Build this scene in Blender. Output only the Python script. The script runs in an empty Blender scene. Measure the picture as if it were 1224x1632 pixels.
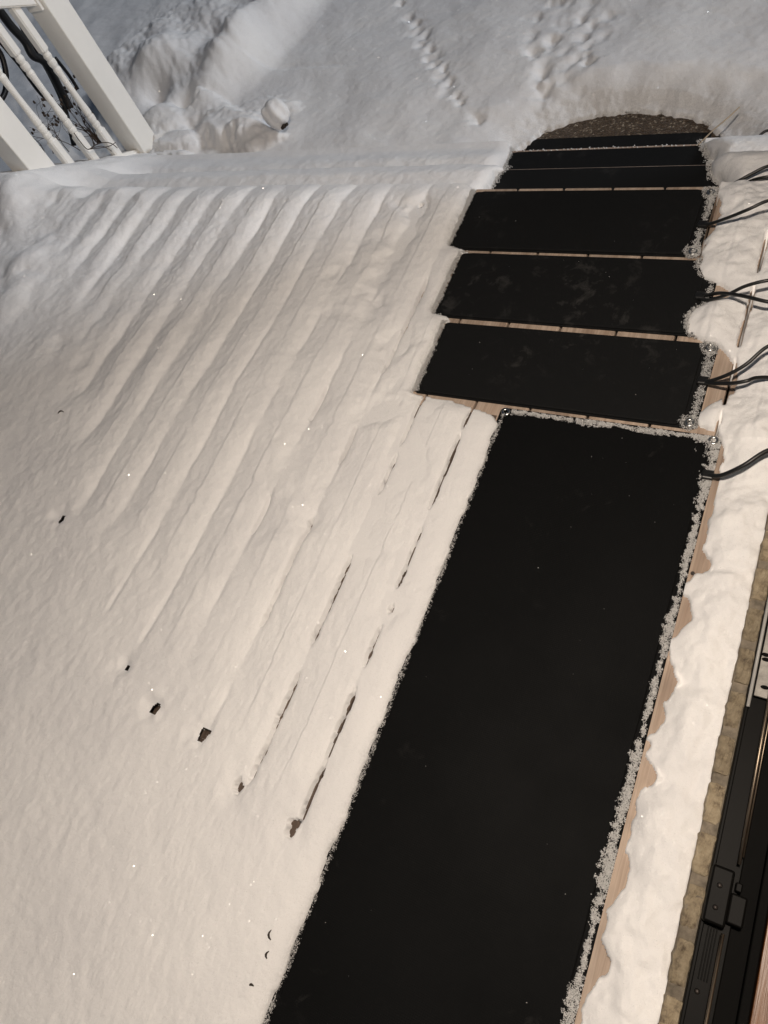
import bpy, bmesh, math, random
import numpy as np
from mathutils import Vector, Matrix

# ------------------------------------------------------------------ camera
CAM_C = np.array([0.1001, -1.1050, 1.4939])
YAW, PITCH, ROLL, FPX = -0.9085, -0.9585, -0.5903, 1143.15
IW, IH = 1224.0, 1632.0

def cam_axes():
    f = np.array([math.cos(PITCH)*math.sin(YAW), math.cos(PITCH)*math.cos(YAW), math.sin(PITCH)])
    r = np.array([math.cos(YAW), -math.sin(YAW), 0.0])
    u = np.cross(r, f)
    r2 = math.cos(ROLL)*r + math.sin(ROLL)*u
    u2 = -math.sin(ROLL)*r + math.cos(ROLL)*u
    return r2, u2, f
RX, RU, RF = cam_axes()

sc = bpy.context.scene
col = sc.collection
camd = bpy.data.cameras.new('camera')
camd.sensor_fit = 'HORIZONTAL'
camd.sensor_width = 36.0
camd.lens = 36.0*FPX/IW
camd.clip_start = 0.02
camd.clip_end = 500.0
cam = bpy.data.objects.new('camera', camd)
m = Matrix.Identity(4)
for i in range(3):
    m[i][0] = RX[i]; m[i][1] = RU[i]; m[i][2] = -RF[i]; m[i][3] = CAM_C[i]
cam.matrix_world = m
col.objects.link(cam)
sc.camera = cam
sc.render.resolution_x = 768
sc.render.resolution_y = 1024

# ------------------------------------------------------------------ night sky + faint sky-glow sun
SUN_EL, SUN_AZ = math.radians(28), math.radians(64)
w = bpy.data.worlds.new('World'); sc.world = w; w.use_nodes = True
nt = w.node_tree
bg = nt.nodes['Background']
sky = nt.nodes.new('ShaderNodeTexSky')
sky.sky_type = 'NISHITA'; sky.sun_disc = False
sky.sun_elevation = SUN_EL; sky.sun_rotation = SUN_AZ
nt.links.new(sky.outputs[0], bg.inputs[0])
bg.inputs[1].default_value = 0.015

sun = bpy.data.lights.new('sun', 'SUN')
sun.energy = 1.28; sun.angle = math.radians(12); sun.color = (0.88, 0.93, 1.0)
so = bpy.data.objects.new('sun', sun); col.objects.link(so)
sd = Vector((math.sin(SUN_AZ)*math.cos(SUN_EL), math.cos(SUN_AZ)*math.cos(SUN_EL), math.sin(SUN_EL)))
so.rotation_euler = sd.to_track_quat('Z', 'Y').to_euler()
so.location = (0, 0, 10)

vs = sc.view_settings
vs.view_transform = 'Standard'; vs.look = 'None'; vs.gamma = 1.0; vs.exposure = 0.0
vs.use_curve_mapping = False
LAMP_POS, LAMP_W = Vector((0.13, -0.85, 2.15)), 168.0

# ------------------------------------------------------------------ helpers
rng = random.Random(11)
nrng = np.random.RandomState(5)

def px(x, y, z=0.0):
    """photo pixel -> point on the horizontal plane at height z (a surface the thing touches)"""
    d = RX*((x-IW/2)/FPX) - RU*((y-IH/2)/FPX) + RF
    s = (z-CAM_C[2])/d[2]
    return CAM_C + s*d

def px_on_x(x, y, X):
    d = RX*((x-IW/2)/FPX) - RU*((y-IH/2)/FPX) + RF
    return CAM_C + d*((X-CAM_C[0])/d[0])

def tag(o, label, cat=None, group=None, kind=None):
    o['label'] = label
    if cat: o['category'] = cat
    if group: o['group'] = group
    if kind: o['kind'] = kind
    return o

def empty(name, loc=(0, 0, 0)):
    o = bpy.data.objects.new(name, None); col.objects.link(o); o.location = loc
    o.empty_display_size = 0.05
    return o

def link_mesh(name, me, mat, parent=None):
    o = bpy.data.objects.new(name, me); col.objects.link(o)
    if mat is not None and len(me.materials) == 0: me.materials.append(mat)
    if parent is not None:
        o.parent = parent
        o.matrix_parent_inverse = Matrix.Translation(-Vector(world_loc(parent)))
    return o

def world_loc(o):
    l = Vector(o.location)
    return l

def bm_obj(name, bm, mat, parent=None, smooth=False):
    me = bpy.data.meshes.new(name); bm.to_mesh(me); bm.free()
    if smooth:
        for p in me.polygons: p.use_smooth = True
    return link_mesh(name, me, mat, parent)

def bm_box(bm, x0, x1, y0, y1, z0, z1, bev=0.0, seg=2):
    r = bmesh.ops.create_cube(bm, size=1.0)
    vs_ = r['verts']
    bmesh.ops.scale(bm, vec=(x1-x0, y1-y0, z1-z0), verts=vs_)
    bmesh.ops.translate(bm, vec=((x0+x1)/2, (y0+y1)/2, (z0+z1)/2), verts=vs_)
    if bev > 0:
        es = list({e for v in vs_ for e in v.link_edges})
        bmesh.ops.bevel(bm, geom=es, offset=bev, segments=seg, affect='EDGES', profile=0.5)

def box(name, x0, x1, y0, y1, z0, z1, mat, parent=None, bev=0.0, seg=2):
    bm = bmesh.new(); bm_box(bm, x0, x1, y0, y1, z0, z1, bev, seg)
    return bm_obj(name, bm, mat, parent)

def smooth_path(pts, n=6):
    P = [Vector(p) for p in pts]
    if len(P) < 3: return P
    out = []
    for i in range(len(P)-1):
        p0 = P[max(i-1, 0)]; p1 = P[i]; p2 = P[i+1]; p3 = P[min(i+2, len(P)-1)]
        for j in range(n):
            t = j/n
            out.append(0.5*((2*p1)+(-p0+p2)*t+(2*p0-5*p1+4*p2-p3)*t*t+(-p0+3*p1-3*p2+p3)*t**3))
    out.append(P[-1])
    return out

def bm_tube(bm, pts, r, seg=8, caps=True):
    """sweep a circle along pts; r is a number or a list"""
    P = [Vector(p) for p in pts]
    R = r if isinstance(r, (list, tuple)) else [r]*len(P)
    t0 = (P[1]-P[0]).normalized()
    up = Vector((0, 0, 1)) if abs(t0.z) < 0.9 else Vector((1, 0, 0))
    a = t0.cross(up).normalized()
    rings = []
    for i, p in enumerate(P):
        t = (P[min(i+1, len(P)-1)]-P[max(i-1, 0)])
        if t.length < 1e-9: t = t0
        t.normalize()
        a = (a - t*a.dot(t)).normalized(); b = t.cross(a)
        rings.append([bm.verts.new(p+(a*math.cos(2*math.pi*k/seg)+b*math.sin(2*math.pi*k/seg))*R[i]) for k in range(seg)])
    for i in range(len(rings)-1):
        for k in range(seg):
            bm.faces.new((rings[i][k], rings[i][(k+1) % seg], rings[i+1][(k+1) % seg], rings[i+1][k]))
    if caps:
        bm.faces.new(rings[0][::-1]); bm.faces.new(rings[-1])

def tube(name, pts, r, mat, parent=None, seg=8, n=6):
    bm = bmesh.new()
    if isinstance(r, (list, tuple)): bm_tube(bm, pts, r, seg)
    else: bm_tube(bm, smooth_path(pts, n), r, seg)
    bmesh.ops.recalc_face_normals(bm, faces=bm.faces)
    return bm_obj(name, bm, mat, parent, smooth=True)

def bm_torus(bm, c, R, r, n=20, k=8):
    vs_ = [[bm.verts.new((c[0]+(R+r*math.cos(2*math.pi*j/k))*math.cos(2*math.pi*i/n),
                          c[1]+(R+r*math.cos(2*math.pi*j/k))*math.sin(2*math.pi*i/n),
                          c[2]+r*0.6*math.sin(2*math.pi*j/k))) for j in range(k)] for i in range(n)]
    for i in range(n):
        for j in range(k):
            bm.faces.new((vs_[i][j], vs_[(i+1) % n][j], vs_[(i+1) % n][(j+1) % k], vs_[i][(j+1) % k]))

# --- lattice noise
_T = np.random.RandomState(3).rand(256, 256)*2*np.pi
_GX, _GY = np.cos(_T), np.sin(_T)
def vnoise(x, y, seed=0):
    """gradient noise, about -0.6 .. 0.6"""
    x = np.asarray(x, float)+seed*17.31; y = np.asarray(y, float)+seed*9.77
    xi = np.floor(x).astype(int); yi = np.floor(y).astype(int)
    fx = x-xi; fy = y-yi
    ux = fx*fx*fx*(fx*(fx*6-15)+10); uy = fy*fy*fy*(fy*(fy*6-15)+10)
    def g(i, j):
        a, b = (xi+i) & 255, (yi+j) & 255
        return _GX[a, b]*(fx-i)+_GY[a, b]*(fy-j)
    return ((g(0, 0)*(1-ux)+g(1, 0)*ux)*(1-uy)+(g(0, 1)*(1-ux)+g(1, 1)*ux)*uy)*0.95

def fbm(x, y, seed=0, oct=4, gain=0.5):
    s = 0; a = 1.0; f = 1.0
    for i in range(oct):
        # rotate each octave so that the lattice does not show
        th = 0.6+i*1.1
        s = s+a*vnoise((x*math.cos(th)-y*math.sin(th))*f, (x*math.sin(th)+y*math.cos(th))*f, seed+i*3)
        a *= gain; f *= 2.03
    return s

def sm(a, b, x):
    t = np.clip((x-a)/(b-a), 0, 1); return t*t*(3-2*t)

# ------------------------------------------------------------------ materials
def mat_new(name):
    m_ = bpy.data.materials.new(name); m_.use_nodes = True
    t = m_.node_tree; b = t.nodes['Principled BSDF']
    return m_, t, b

def noise(t, scale, detail=3, rough=0.5, vec=None, dist=0.0):
    n = t.nodes.new('ShaderNodeTexNoise')
    n.inputs['Scale'].default_value = scale; n.inputs['Detail'].default_value = detail
    n.inputs['Roughness'].default_value = rough; n.inputs['Distortion'].default_value = dist
    if vec is not None: t.links.new(vec, n.inputs['Vector'])
    return n

def ramp(t, fac, stops):
    r = t.nodes.new('ShaderNodeValToRGB')
    e = r.color_ramp.elements
    while len(e) < len(stops): e.new(0.5)
    for el, (p, c) in zip(e, stops):
        el.position = p; el.color = (c[0], c[1], c[2], 1) if not isinstance(c, float) else (c, c, c, 1)
    t.links.new(fac, r.inputs[0])
    return r

def bump(t, height, strength, dist, normal=None):
    b = t.nodes.new('ShaderNodeBump')
    b.inputs['Strength'].default_value = strength; b.inputs['Distance'].default_value = dist
    t.links.new(height, b.inputs['Height'])
    if normal is not None: t.links.new(normal, b.inputs['Normal'])
    return b

def mapping(t, src, scale):
    mp = t.nodes.new('ShaderNodeMapping'); mp.inputs['Scale'].default_value = scale
    t.links.new(src, mp.inputs[0]); return mp.outputs[0]

def texco(t, which='Object'):
    return t.nodes.new('ShaderNodeTexCoord').outputs[which]

def math_n(t, op, a, b=None):
    n = t.nodes.new('ShaderNodeMath'); n.operation = op
    for i, v in enumerate((a, b)):
        if v is None: continue
        if isinstance(v, (int, float)): n.inputs[i].default_value = v
        else: t.links.new(v, n.inputs[i])
    return n.outputs[0]

def snow_material(name, glints=True):
    m_, t, b = mat_new(name)
    geo = t.nodes.new('ShaderNodeNewGeometry'); pos = geo.outputs['Position']
    at = t.nodes.new('ShaderNodeAttribute'); at.attribute_name = 'wet'
    wetn = noise(t, 170, 4, 0.7, pos)
    wet = math_n(t, 'MULTIPLY', at.outputs['Fac'], math_n(t, 'MULTIPLY', math_n(t, 'MAXIMUM', math_n(t, 'SUBTRACT', wetn.outputs[0], 0.33), 0.0), 3.2))
    cl = t.nodes.new('ShaderNodeMath'); cl.operation = 'MINIMUM'; cl.inputs[1].default_value = 1.0
    t.links.new(wet, cl.inputs[0]); wet = cl.outputs[0]
    tint = noise(t, 3.0, 3, 0.55, pos)
    cr = ramp(t, tint.outputs[0], [(0.3, (0.80, 0.795, 0.80)), (0.7, (0.88, 0.875, 0.87))])
    mx = t.nodes.new('ShaderNodeMix'); mx.data_type = 'RGBA'
    t.links.new(wet, mx.inputs[0]); t.links.new(cr.outputs[0], mx.inputs[6])
    mx.inputs[7].default_value = (0.52, 0.52, 0.52, 1)
    t.links.new(mx.outputs[2], b.inputs['Base Color'])
    rg = math_n(t, 'SUBTRACT', 0.72, math_n(t, 'MULTIPLY', wet, 0.35))
    t.links.new(rg, b.inputs['Roughness'])
    b.inputs['Specular IOR Level'].default_value = 0.25
    n1 = noise(t, 620, 3, 0.65, pos); n2 = noise(t, 130, 4, 0.6, pos); n3 = noise(t, 38, 3, 0.5, pos)
    h = math_n(t, 'ADD', math_n(t, 'MULTIPLY', n1.outputs[0], 0.35), n2.outputs[0])
    h = math_n(t, 'ADD', h, math_n(t, 'MULTIPLY', n3.outputs[0], 1.6))
    bp = bump(t, h, 0.28, 0.004)
    t.links.new(bp.outputs[0], b.inputs['Normal'])
    if glints:
        # loose ice crystals: a few facets in a thousand lie at their own angle
        vo = t.nodes.new('ShaderNodeTexVoronoi'); vo.inputs['Scale'].default_value = 520
        t.links.new(pos, vo.inputs['Vector'])
        sep = t.nodes.new('ShaderNodeSeparateColor'); t.links.new(vo.outputs['Color'], sep.inputs[0])
        pick = math_n(t, 'GREATER_THAN', sep.outputs[2], 0.70)
        near = math_n(t, 'LESS_THAN', vo.outputs['Distance'], 0.42)
        mask = math_n(t, 'MULTIPLY', pick, near)
        vm = t.nodes.new('ShaderNodeVectorMath'); vm.operation = 'SUBTRACT'
        t.links.new(vo.outputs['Color'], vm.inputs[0]); vm.inputs[1].default_value = (0.5, 0.5, 0.5)
        v2 = t.nodes.new('ShaderNodeVectorMath'); v2.operation = 'MULTIPLY'
        t.links.new(vm.outputs[0], v2.inputs[0]); v2.inputs[1].default_value = (1.5, 1.5, 0.0)
        v3 = t.nodes.new('ShaderNodeVectorMath'); v3.operation = 'ADD'
        t.links.new(v2.outputs[0], v3.inputs[0]); v3.inputs[1].default_value = (0, 0, 1)
        v4 = t.nodes.new('ShaderNodeVectorMath'); v4.operation = 'NORMALIZE'
        t.links.new(v3.outputs[0], v4.inputs[0])
        t.links.new(v4.outputs[0], b.inputs['Coat Normal'])
        b.inputs['Coat Roughness'].default_value = 0.19
        b.inputs['Coat IOR'].default_value = 1.55
        t.links.new(mask, b.inputs['Coat Weight'])
    return m_

M = {}
M['snow'] = snow_material('snow')

def ice_material():
    m_, t, b = mat_new('slush_ice')
    pos = t.nodes.new('ShaderNodeNewGeometry').outputs['Position']
    n = noise(t, 300, 2, 0.6, pos)
    cr = ramp(t, n.outputs[0], [(0.3, (0.68, 0.67, 0.66)), (0.7, (0.93, 0.93, 0.92))])
    t.links.new(cr.outputs[0], b.inputs['Base Color'])
    b.inputs['Roughness'].default_value = 0.28
    b.inputs['Transmission Weight'].default_value = 0.12
    b.inputs['IOR'].default_value = 1.31
    return m_
M['ice'] = ice_material()

def wood_material(name, c0, c1, c2, axis='Y', rough=0.75, ringscale=26.0):
    m_, t, b = mat_new(name)
    co = texco(t, 'Object')
    oi = t.nodes.new('ShaderNodeObjectInfo')
    off = t.nodes.new('ShaderNodeVectorMath'); off.operation = 'ADD'
    cm = t.nodes.new('ShaderNodeCombineXYZ')
    for i in range(3): t.links.new(math_n(t, 'MULTIPLY', oi.outputs['Random'], 7.3+i*3.1), cm.inputs[i])
    t.links.new(co, off.inputs[0]); t.links.new(cm.outputs[0], off.inputs[1])
    s = (ringscale, 0.9, ringscale) if axis == 'Y' else (0.9, ringscale, ringscale)
    v = mapping(t, off.outputs[0], s)
    g = noise(t, 1.6, 4, 0.6, v, 0.6)
    s2 = (220, 6, 220) if axis == 'Y' else (6, 220, 220)
    g2 = noise(t, 1.0, 3, 0.7, mapping(t, off.outputs[0], s2))
    st = noise(t, 5.0, 3, 0.6, off.outputs[0])
    cr = ramp(t, g.outputs[0], [(0.3, c0), (0.5, c1), (0.72, c2)])
    mx = t.nodes.new('ShaderNodeMix'); mx.data_type = 'RGBA'; mx.blend_type = 'MULTIPLY'
    mx.inputs[0].default_value = 0.7
    cr2 = ramp(t, g2.outputs[0], [(0.3, 0.62), (0.65, 1.0)])
    t.links.new(cr.outputs[0], mx.inputs[6]); t.links.new(cr2.outputs[0], mx.inputs[7])
    mx2 = t.nodes.new('ShaderNodeMix'); mx2.data_type = 'RGBA'; mx2.blend_type = 'MULTIPLY'; mx2.inputs[0].default_value = 0.6
    cr3 = ramp(t, st.outputs[0], [(0.35, 0.55), (0.6, 1.0)])
    t.links.new(mx.outputs[2], mx2.inputs[6]); t.links.new(cr3.outputs[0], mx2.inputs[7])
    if name == 'deck_wood':   # boards stay soaked where snow lies on them
        sp = t.nodes.new('ShaderNodeSeparateXYZ'); t.links.new(t.nodes.new('ShaderNodeNewGeometry').outputs['Position'], sp.inputs[0])
        wetm = math_n(t, 'MULTIPLY', math_n(t, 'LESS_THAN', sp.outputs[0], -0.535), math_n(t, 'LESS_THAN', sp.outputs[1], -0.125))
        mx3 = t.nodes.new('ShaderNodeMix'); mx3.data_type = 'RGBA'; mx3.blend_type = 'MULTIPLY'
        t.links.new(wetm, mx3.inputs[0]); t.links.new(mx2.outputs[2], mx3.inputs[6]); mx3.inputs[7].default_value = (.22, .20, .19, 1)
        mx2 = mx3
    t.links.new(mx2.outputs[2], b.inputs['Base Color'])
    b.inputs['Roughness'].default_value = rough
    bp = bump(t, g2.outputs[0], 0.5, 0.0012)
    t.links.new(bp.outputs[0], b.inputs['Normal'])
    return m_
M['deck'] = wood_material('deck_wood', (0.36, 0.26, 0.195), (0.51, 0.395, 0.31), (0.60, 0.48, 0.39))
M['tread'] = wood_material('tread_wood', (0.36, 0.26, 0.20), (0.50, 0.38, 0.31), (0.58, 0.46, 0.38), axis='X')
M['oak'] = wood_material('oak_floor', (0.085, 0.030, 0.008), (0.17, 0.064, 0.018), (0.24, 0.10, 0.03), rough=0.35, ringscale=14)

def rubber_material(name='black_rubber', base=(.0042, .0044, .0046), frost=.22, lo=.60):
    m_, t, b = mat_new(name)
    pos = t.nodes.new('ShaderNodeNewGeometry').outputs['Position']
    big = noise(t, 2.2, 4, 0.6, pos); spots = noise(t, 20, 4, 0.68, pos, 0.4)
    fine = noise(t, 900, 2, 0.6, pos)
    dust = ramp(t, spots.outputs[0], [(lo, 0.0), (lo+.18, 1.0)])
    dm = ramp(t, big.outputs[0], [(0.48, 0.0), (0.66, 1.0)])
    f = math_n(t, 'MULTIPLY', dust.outputs[0], dm.outputs[0])
    f = math_n(t, 'MULTIPLY', f, frost)
    mx = t.nodes.new('ShaderNodeMix'); mx.data_type = 'RGBA'
    t.links.new(f, mx.inputs[0])
    mx.inputs[6].default_value = (*base, 1); mx.inputs[7].default_value = (0.16, 0.155, 0.15, 1)
    t.links.new(mx.outputs[2], b.inputs['Base Color'])
    rr = ramp(t, big.outputs[0], [(0.35, 0.62), (0.65, 0.80)])
    t.links.new(rr.outputs[0], b.inputs['Roughness'])
    b.inputs['Specular IOR Level'].default_value = 0.09
    # moulded cross-hatch grip
    wv = t.nodes.new('ShaderNodeTexWave'); wv.inputs['Scale'].default_value = 75; wv.bands_direction = 'X'
    wv2 = t.nodes.new('ShaderNodeTexWave'); wv2.inputs['Scale'].default_value = 75; wv2.bands_direction = 'Y'
    t.links.new(pos, wv.inputs['Vector']); t.links.new(pos, wv2.inputs['Vector'])
    h = math_n(t, 'MAXIMUM', wv.outputs['Fac'], wv2.outputs['Fac'])
    h = math_n(t, 'ADD', h, math_n(t, 'MULTIPLY', fine.outputs[0], 0.5))
    bp = bump(t, h, 0.25, 0.001)
    t.links.new(bp.outputs[0], b.inputs['Normal'])
    return m_
M['rubber'] = rubber_material()
M['rubber_frosted'] = rubber_material('frosted_rubber', (.0098, .0102, .0106), .26, .54)

def plain(name, c, rough=0.5, metal=0.0, bumpscale=None, bs=0.2, spec=0.5, var=0.25, vs_=12):
    m_, t, b = mat_new(name)
    pos = t.nodes.new('ShaderNodeNewGeometry').outputs['Position']
    n = noise(t, vs_, 4, 0.6, pos)
    cr = ramp(t, n.outputs[0], [(0.3, tuple(x*(1-var) for x in c)), (0.7, tuple(min(1, x*(1+var*0.4)) for x in c))])
    t.links.new(cr.outputs[0], b.inputs['Base Color'])
    b.inputs['Roughness'].default_value = rough; b.inputs['Metallic'].default_value = metal
    b.inputs['Specular IOR Level'].default_value = spec
    if bumpscale:
        n2 = noise(t, bumpscale, 4, 0.6, pos)
        bp = bump(t, n2.outputs[0], bs, 0.002); t.links.new(bp.outputs[0], b.inputs['Normal'])
    return m_
M['flake'] = plain('ice_flake', (0.95, 0.95, 0.95), 0.17, 0.0, spec=1.0, var=.02)
M['flake'].node_tree.nodes['Principled BSDF'].inputs['IOR'].default_value = 2.0
M['cord'] = plain('black_cord', (0.012, 0.012, 0.012), 0.38)
M['zinc'] = plain('zinc', (0.62, 0.62, 0.60), 0.28, 1.0)
M['vinyl'] = plain('white_vinyl', (0.88, 0.86, 0.815), 0.42, var=0.05, vs_=5)
M['black_alu'] = plain('black_aluminium', (0.0030, 0.0027, 0.0023), 0.5, 0.0, None, 0, 0.08)
M['black_deep'] = plain('black_seal', (0.0025, 0.0023, 0.002), 0.7, spec=0.08)
M['steel'] = plain('rod_steel', (0.30, 0.24, 0.18), 0.42, 1.0)
M['greystrip'] = plain('grey_gasket', (0.42, 0.41, 0.39), 0.5)
M['plate'] = plain('painted_plate', (0.34, 0.32, 0.29), 0.5, var=0.4, vs_=60)
M['blacktube'] = plain('black_tube', (0.008, 0.008, 0.009), 0.45)
M['twig'] = plain('dry_twig', (0.05, 0.032, 0.022), 0.85)
M['straw'] = plain('dry_straw', (0.40, 0.31, 0.21), 0.7)
M['debris'] = plain('dark_debris', (0.035, 0.026, 0.018), 0.85)
M['siding'] = plain('wall_siding', (0.45, 0.43, 0.40), 0.6)
M['screw'] = plain('dark_screw', (0.06, 0.05, 0.045), 0.45, 0.6)
M['fascia'] = plain('fascia_wood', (0.22, 0.15, 0.11), 0.8)

def brick_material():
    m_, t, b = mat_new('buff_brick')
    pos = t.nodes.new('ShaderNodeNewGeometry').outputs['Position']
    oi = t.nodes.new('ShaderNodeObjectInfo')
    n = noise(t, 45, 5, 0.7, pos); n2 = noise(t, 220, 4, 0.7, pos)
    cr = ramp(t, n.outputs[0], [(0.30, (0.11, 0.08, 0.055)), (0.47, (0.31, 0.25, 0.165)), (0.75, (0.46, 0.385, 0.27))])
    mx = t.nodes.new('ShaderNodeMix'); mx.data_type = 'RGBA'; mx.blend_type = 'MULTIPLY'; mx.inputs[0].default_value = 1
    rr = ramp(t, oi.outputs['Random'], [(0.0, 0.7), (1.0, 1.1)])
    t.links.new(cr.outputs[0], mx.inputs[6]); t.links.new(rr.outputs[0], mx.inputs[7])
    t.links.new(mx.outputs[2], b.inputs['Base Color'])
    b.inputs['Roughness'].default_value = 0.8
    bp = bump(t, n2.outputs[0], 0.8, 0.003); t.links.new(bp.outputs[0], b.inputs['Normal'])
    return m_
M['brick'] = brick_material()
M['mortar'] = plain('mortar', (0.22, 0.185, 0.14), 0.9, 0, 260, 0.8, var=0.5, vs_=60)

def aggregate_material():
    m_, t, b = mat_new('wet_aggregate')
    pos = t.nodes.new('ShaderNodeNewGeometry').outputs['Position']
    vo = t.nodes.new('ShaderNodeTexVoronoi'); vo.inputs['Scale'].default_value = 150
    t.links.new(pos, vo.inputs['Vector'])
    sep = t.nodes.new('ShaderNodeSeparateColor'); t.links.new(vo.outputs['Color'], sep.inputs[0])
    cr = ramp(t, sep.outputs[0], [(0.0, (0.035, 0.022, 0.012)), (0.6, (0.075, 0.048, 0.027)), (0.88, (0.12, 0.082, 0.05)), (1.0, (0.42, 0.36, 0.28))])
    t.links.new(cr.outputs[0], b.inputs['Base Color'])
    b.inputs['Roughness'].default_value = 0.3
    inv = math_n(t, 'SUBTRACT', 1.0, vo.outputs['Distance'])
    bp = bump(t, inv, 0.9, 0.006); t.links.new(bp.outputs[0], b.inputs['Normal'])
    return m_
M['aggregate'] = aggregate_material()

# ------------------------------------------------------------------ layout constants (metres)
P, X0 = 0.1473, -0.7522            # board pitch, a gap line
DECK_Y = 0.722                     # deck front edge
N1, N2 = 1.004, 1.304              # step nosings
RISE = 0.15
GND = -3*RISE                      # walk level
DECK_L = X0-17*P-0.0               # left end of the deck
MAT_T = 0.010
mats_flat = {'A': (-0.790, -0.060, -0.090, 0.164), 'B': (-0.838, -0.104, 0.182, 0.436), 'C': (-0.890, -0.166, 0.449, 0.703)}

# ------------------------------------------------------------------ snow surface
YEND = {1: -1.20, 0: -1.17, -1: -1.10, -2: -1.035, -3: -1.00, -4: -0.93, -5: -0.82, -6: -0.72,
        -7: -0.52, -8: -0.33, -9: -0.10, -10: 0.05, -11: 0.18, -12: 0.3, -13: 0.42, -14: 0.5}
# (k, y0, y1, width): gaps melted open
SLOTS = [(1, -1.195, -0.90, 0.0115), (1, -0.848, -0.748, 0.011), (1, -0.650, -0.488, 0.009), (1, -0.432, -0.205, 0.0085), (1, -0.19, -0.10, 0.008),
         (0, -1.17, -0.91, 0.0105), (0, -0.84, -0.605, 0.0098), (0, -0.42, -0.30, 0.0095), (0, -0.27, -0.09, 0.010),
         (-1, -0.84, -0.54, 0.0085), (-1, -0.05, 0.31, 0.0090), (-1, -0.36, -0.24, 0.0085), (-2, -0.62, -0.5, 0.0035), (-2, -.25, -.12, .0035),
         (5, 0.385, 0.53, 0.009), (5, 0.15, 0.355, 0.010), (5, -0.025, 0.12, 0.010), (5, -0.092, -0.045, 0.010)]
# dimples: (px x, px y, radius, depth)
HOLES = [(465, 1318, 0.016, 0.030), (380, 1254, 0.015, 0.030), (323, 1167, 0.017, 0.034), (248, 1130, 0.016, 0.036),
         (204, 1064, 0.009, 0.034), (105, 831, 0.013, 0.036), (622, 968, 0.009, 0.034), (495, 832, 0.008, 0.030), (670, 327, 0.008, 0.030)]
TRAIL = [(637, 3), (650, 24), (662, 33), (660, 48), (676, 54), (670, 68), (684, 78), (680, 92), (694, 88), (692, 103), (708, 108),
         (703, 122), (716, 130), (712, 142), (726, 152), (733, 160), (757, 181), (762, 186)]
DENTS = []
r_ = random.Random(4)
for i in range(46): DENTS.append((r_.gauss(625, 32), r_.uniform(520, 730), r_.uniform(.016, .034), r_.uniform(.003, .010)))
for i in range(44):
    y_ = r_.uniform(305, 520); DENTS.append((r_.gauss(655-(y_-300)*0.42, 24), y_, r_.uniform(.018, .04), r_.uniform(.003, .011)))
for i in range(24): DENTS.append((r_.gauss(640, 30), r_.uniform(730, 930), r_.uniform(.012, .028), r_.uniform(.002, .007)))
for i in range(26): DENTS.append((r_.uniform(70, 330), r_.uniform(280, 640), r_.uniform(.03, .07), r_.uniform(-.010, .010)))
for i in range(16): DENTS.append((r_.uniform(380, 560), r_.uniform(600, 860), r_.uniform(.02, .05), r_.uniform(-.005, .006)))
DENTS += [(90, 262, .11, -.06), (112, 300, .07, -.045), (185, 300, .06, -.035), (35, 340, .11, -.06), (150, 275, .06, -.03), (55, 420, .09, -.04), (30, 480, .10, -.035), (60, 300, .05, .04), (140, 300, .04, .03), (235, 300, .05, -.02)]
YARD_PRINTS = []
for i in range(105):
    y_ = r_.uniform(0, 205)
    xl, xr = 838+(y_*0.06), 990-(y_*0.42)
    YARD_PRINTS.append((r_.uniform(xl-8, xr), y_, r_.uniform(.018, .034), r_.uniform(.005, .013)))

# right-hand snow edge: photo outline of the bare strip beside the mats
RE = []
for u, v in [(800, 400), (772, 480), (752, 560), (745, 640), (752, 690), (716, 740), (722, 790), (766, 870), (700, 892), (622, 968), (648, 1040),
             (650, 1110), (560, 1212), (547, 1290), (562, 1370), (606, 1462), (522, 1520), (500, 1562)]:
    RE.append(px(900+.3063*u, 640+.3063*v, .015))
for u, v in [(525, 190), (500, 230), (445, 268), (435, 350), (460, 380), (518, 478), (422, 530), (390, 640), (370, 720), (337, 790), (331, 850), (350, 900),
             (340, 990), (247, 1080), (217, 1200), (240, 1260), (268, 1380), (200, 1450), (142, 1492), (120, 1580), (110, 1632)]:
    RE.append(px(880+.338*u, 1080+.338*v, .015))
for u, v in [(1005, 0), (1000, 60), (995, 120), (1062, 145), (1105, 172), (1085, 196), (1000, 215), (962, 250), (948, 300), (1000, 332), (1062, 352), (1108, 400), (1118, 450),
             (1108, 510), (1050, 548), (990, 580), (1000, 620), (1060, 640), (1085, 700)]:
    RE.append(px(640+.477*u, 380+.477*v, .015))
for u, v in [(470, 690), (470, 770), (480, 860), (440, 930), (400, 1010), (350, 1120), (310, 1230), (285, 1300)]:
    RE.append(px(1060+.1839*u, 180+.1839*v, .015))
RE = np.array(sorted([(p[1], p[0]) for p in RE]))
RE = np.vstack([[-2.6, 0.02], RE[RE[:, 0] < DECK_Y-.02], [0.715, -0.165]])

def xl_edge(Y):
    """left limit of the cleared strip"""
    ys = [-3, -.150, -.128, -.108, -.098, .160, .166, .180, .186, .432, .438, .447, .453, .700, .712, .73, .95, 1.0, 1.01, 1.02, 1.29, 1.30, 1.31]
    xs = [-.519, -.519, -.545, -.65, -.788, -.797, -.775, -.790, -.842, -.846, -.800, -.850, -.893, -.896, -.90, -.93, -.93, -.905, -.925, -1.01, -1.015, -1.02, -1.03]
    return np.interp(Y, ys, xs)

def xr_edge(Y):
    a = np.interp(Y, RE[:, 0], RE[:, 1])
    b = np.interp(Y, [.70, .73, .80, .88, .93, .985, 1.02, 1.12, 1.20, 1.26, 1.31], [-.165, -.16, -.16, -.17, -.215, -.235, -.235, -.24, -.262, -.30, -.32])
    return np.where(Y < .71, a, b)

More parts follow.
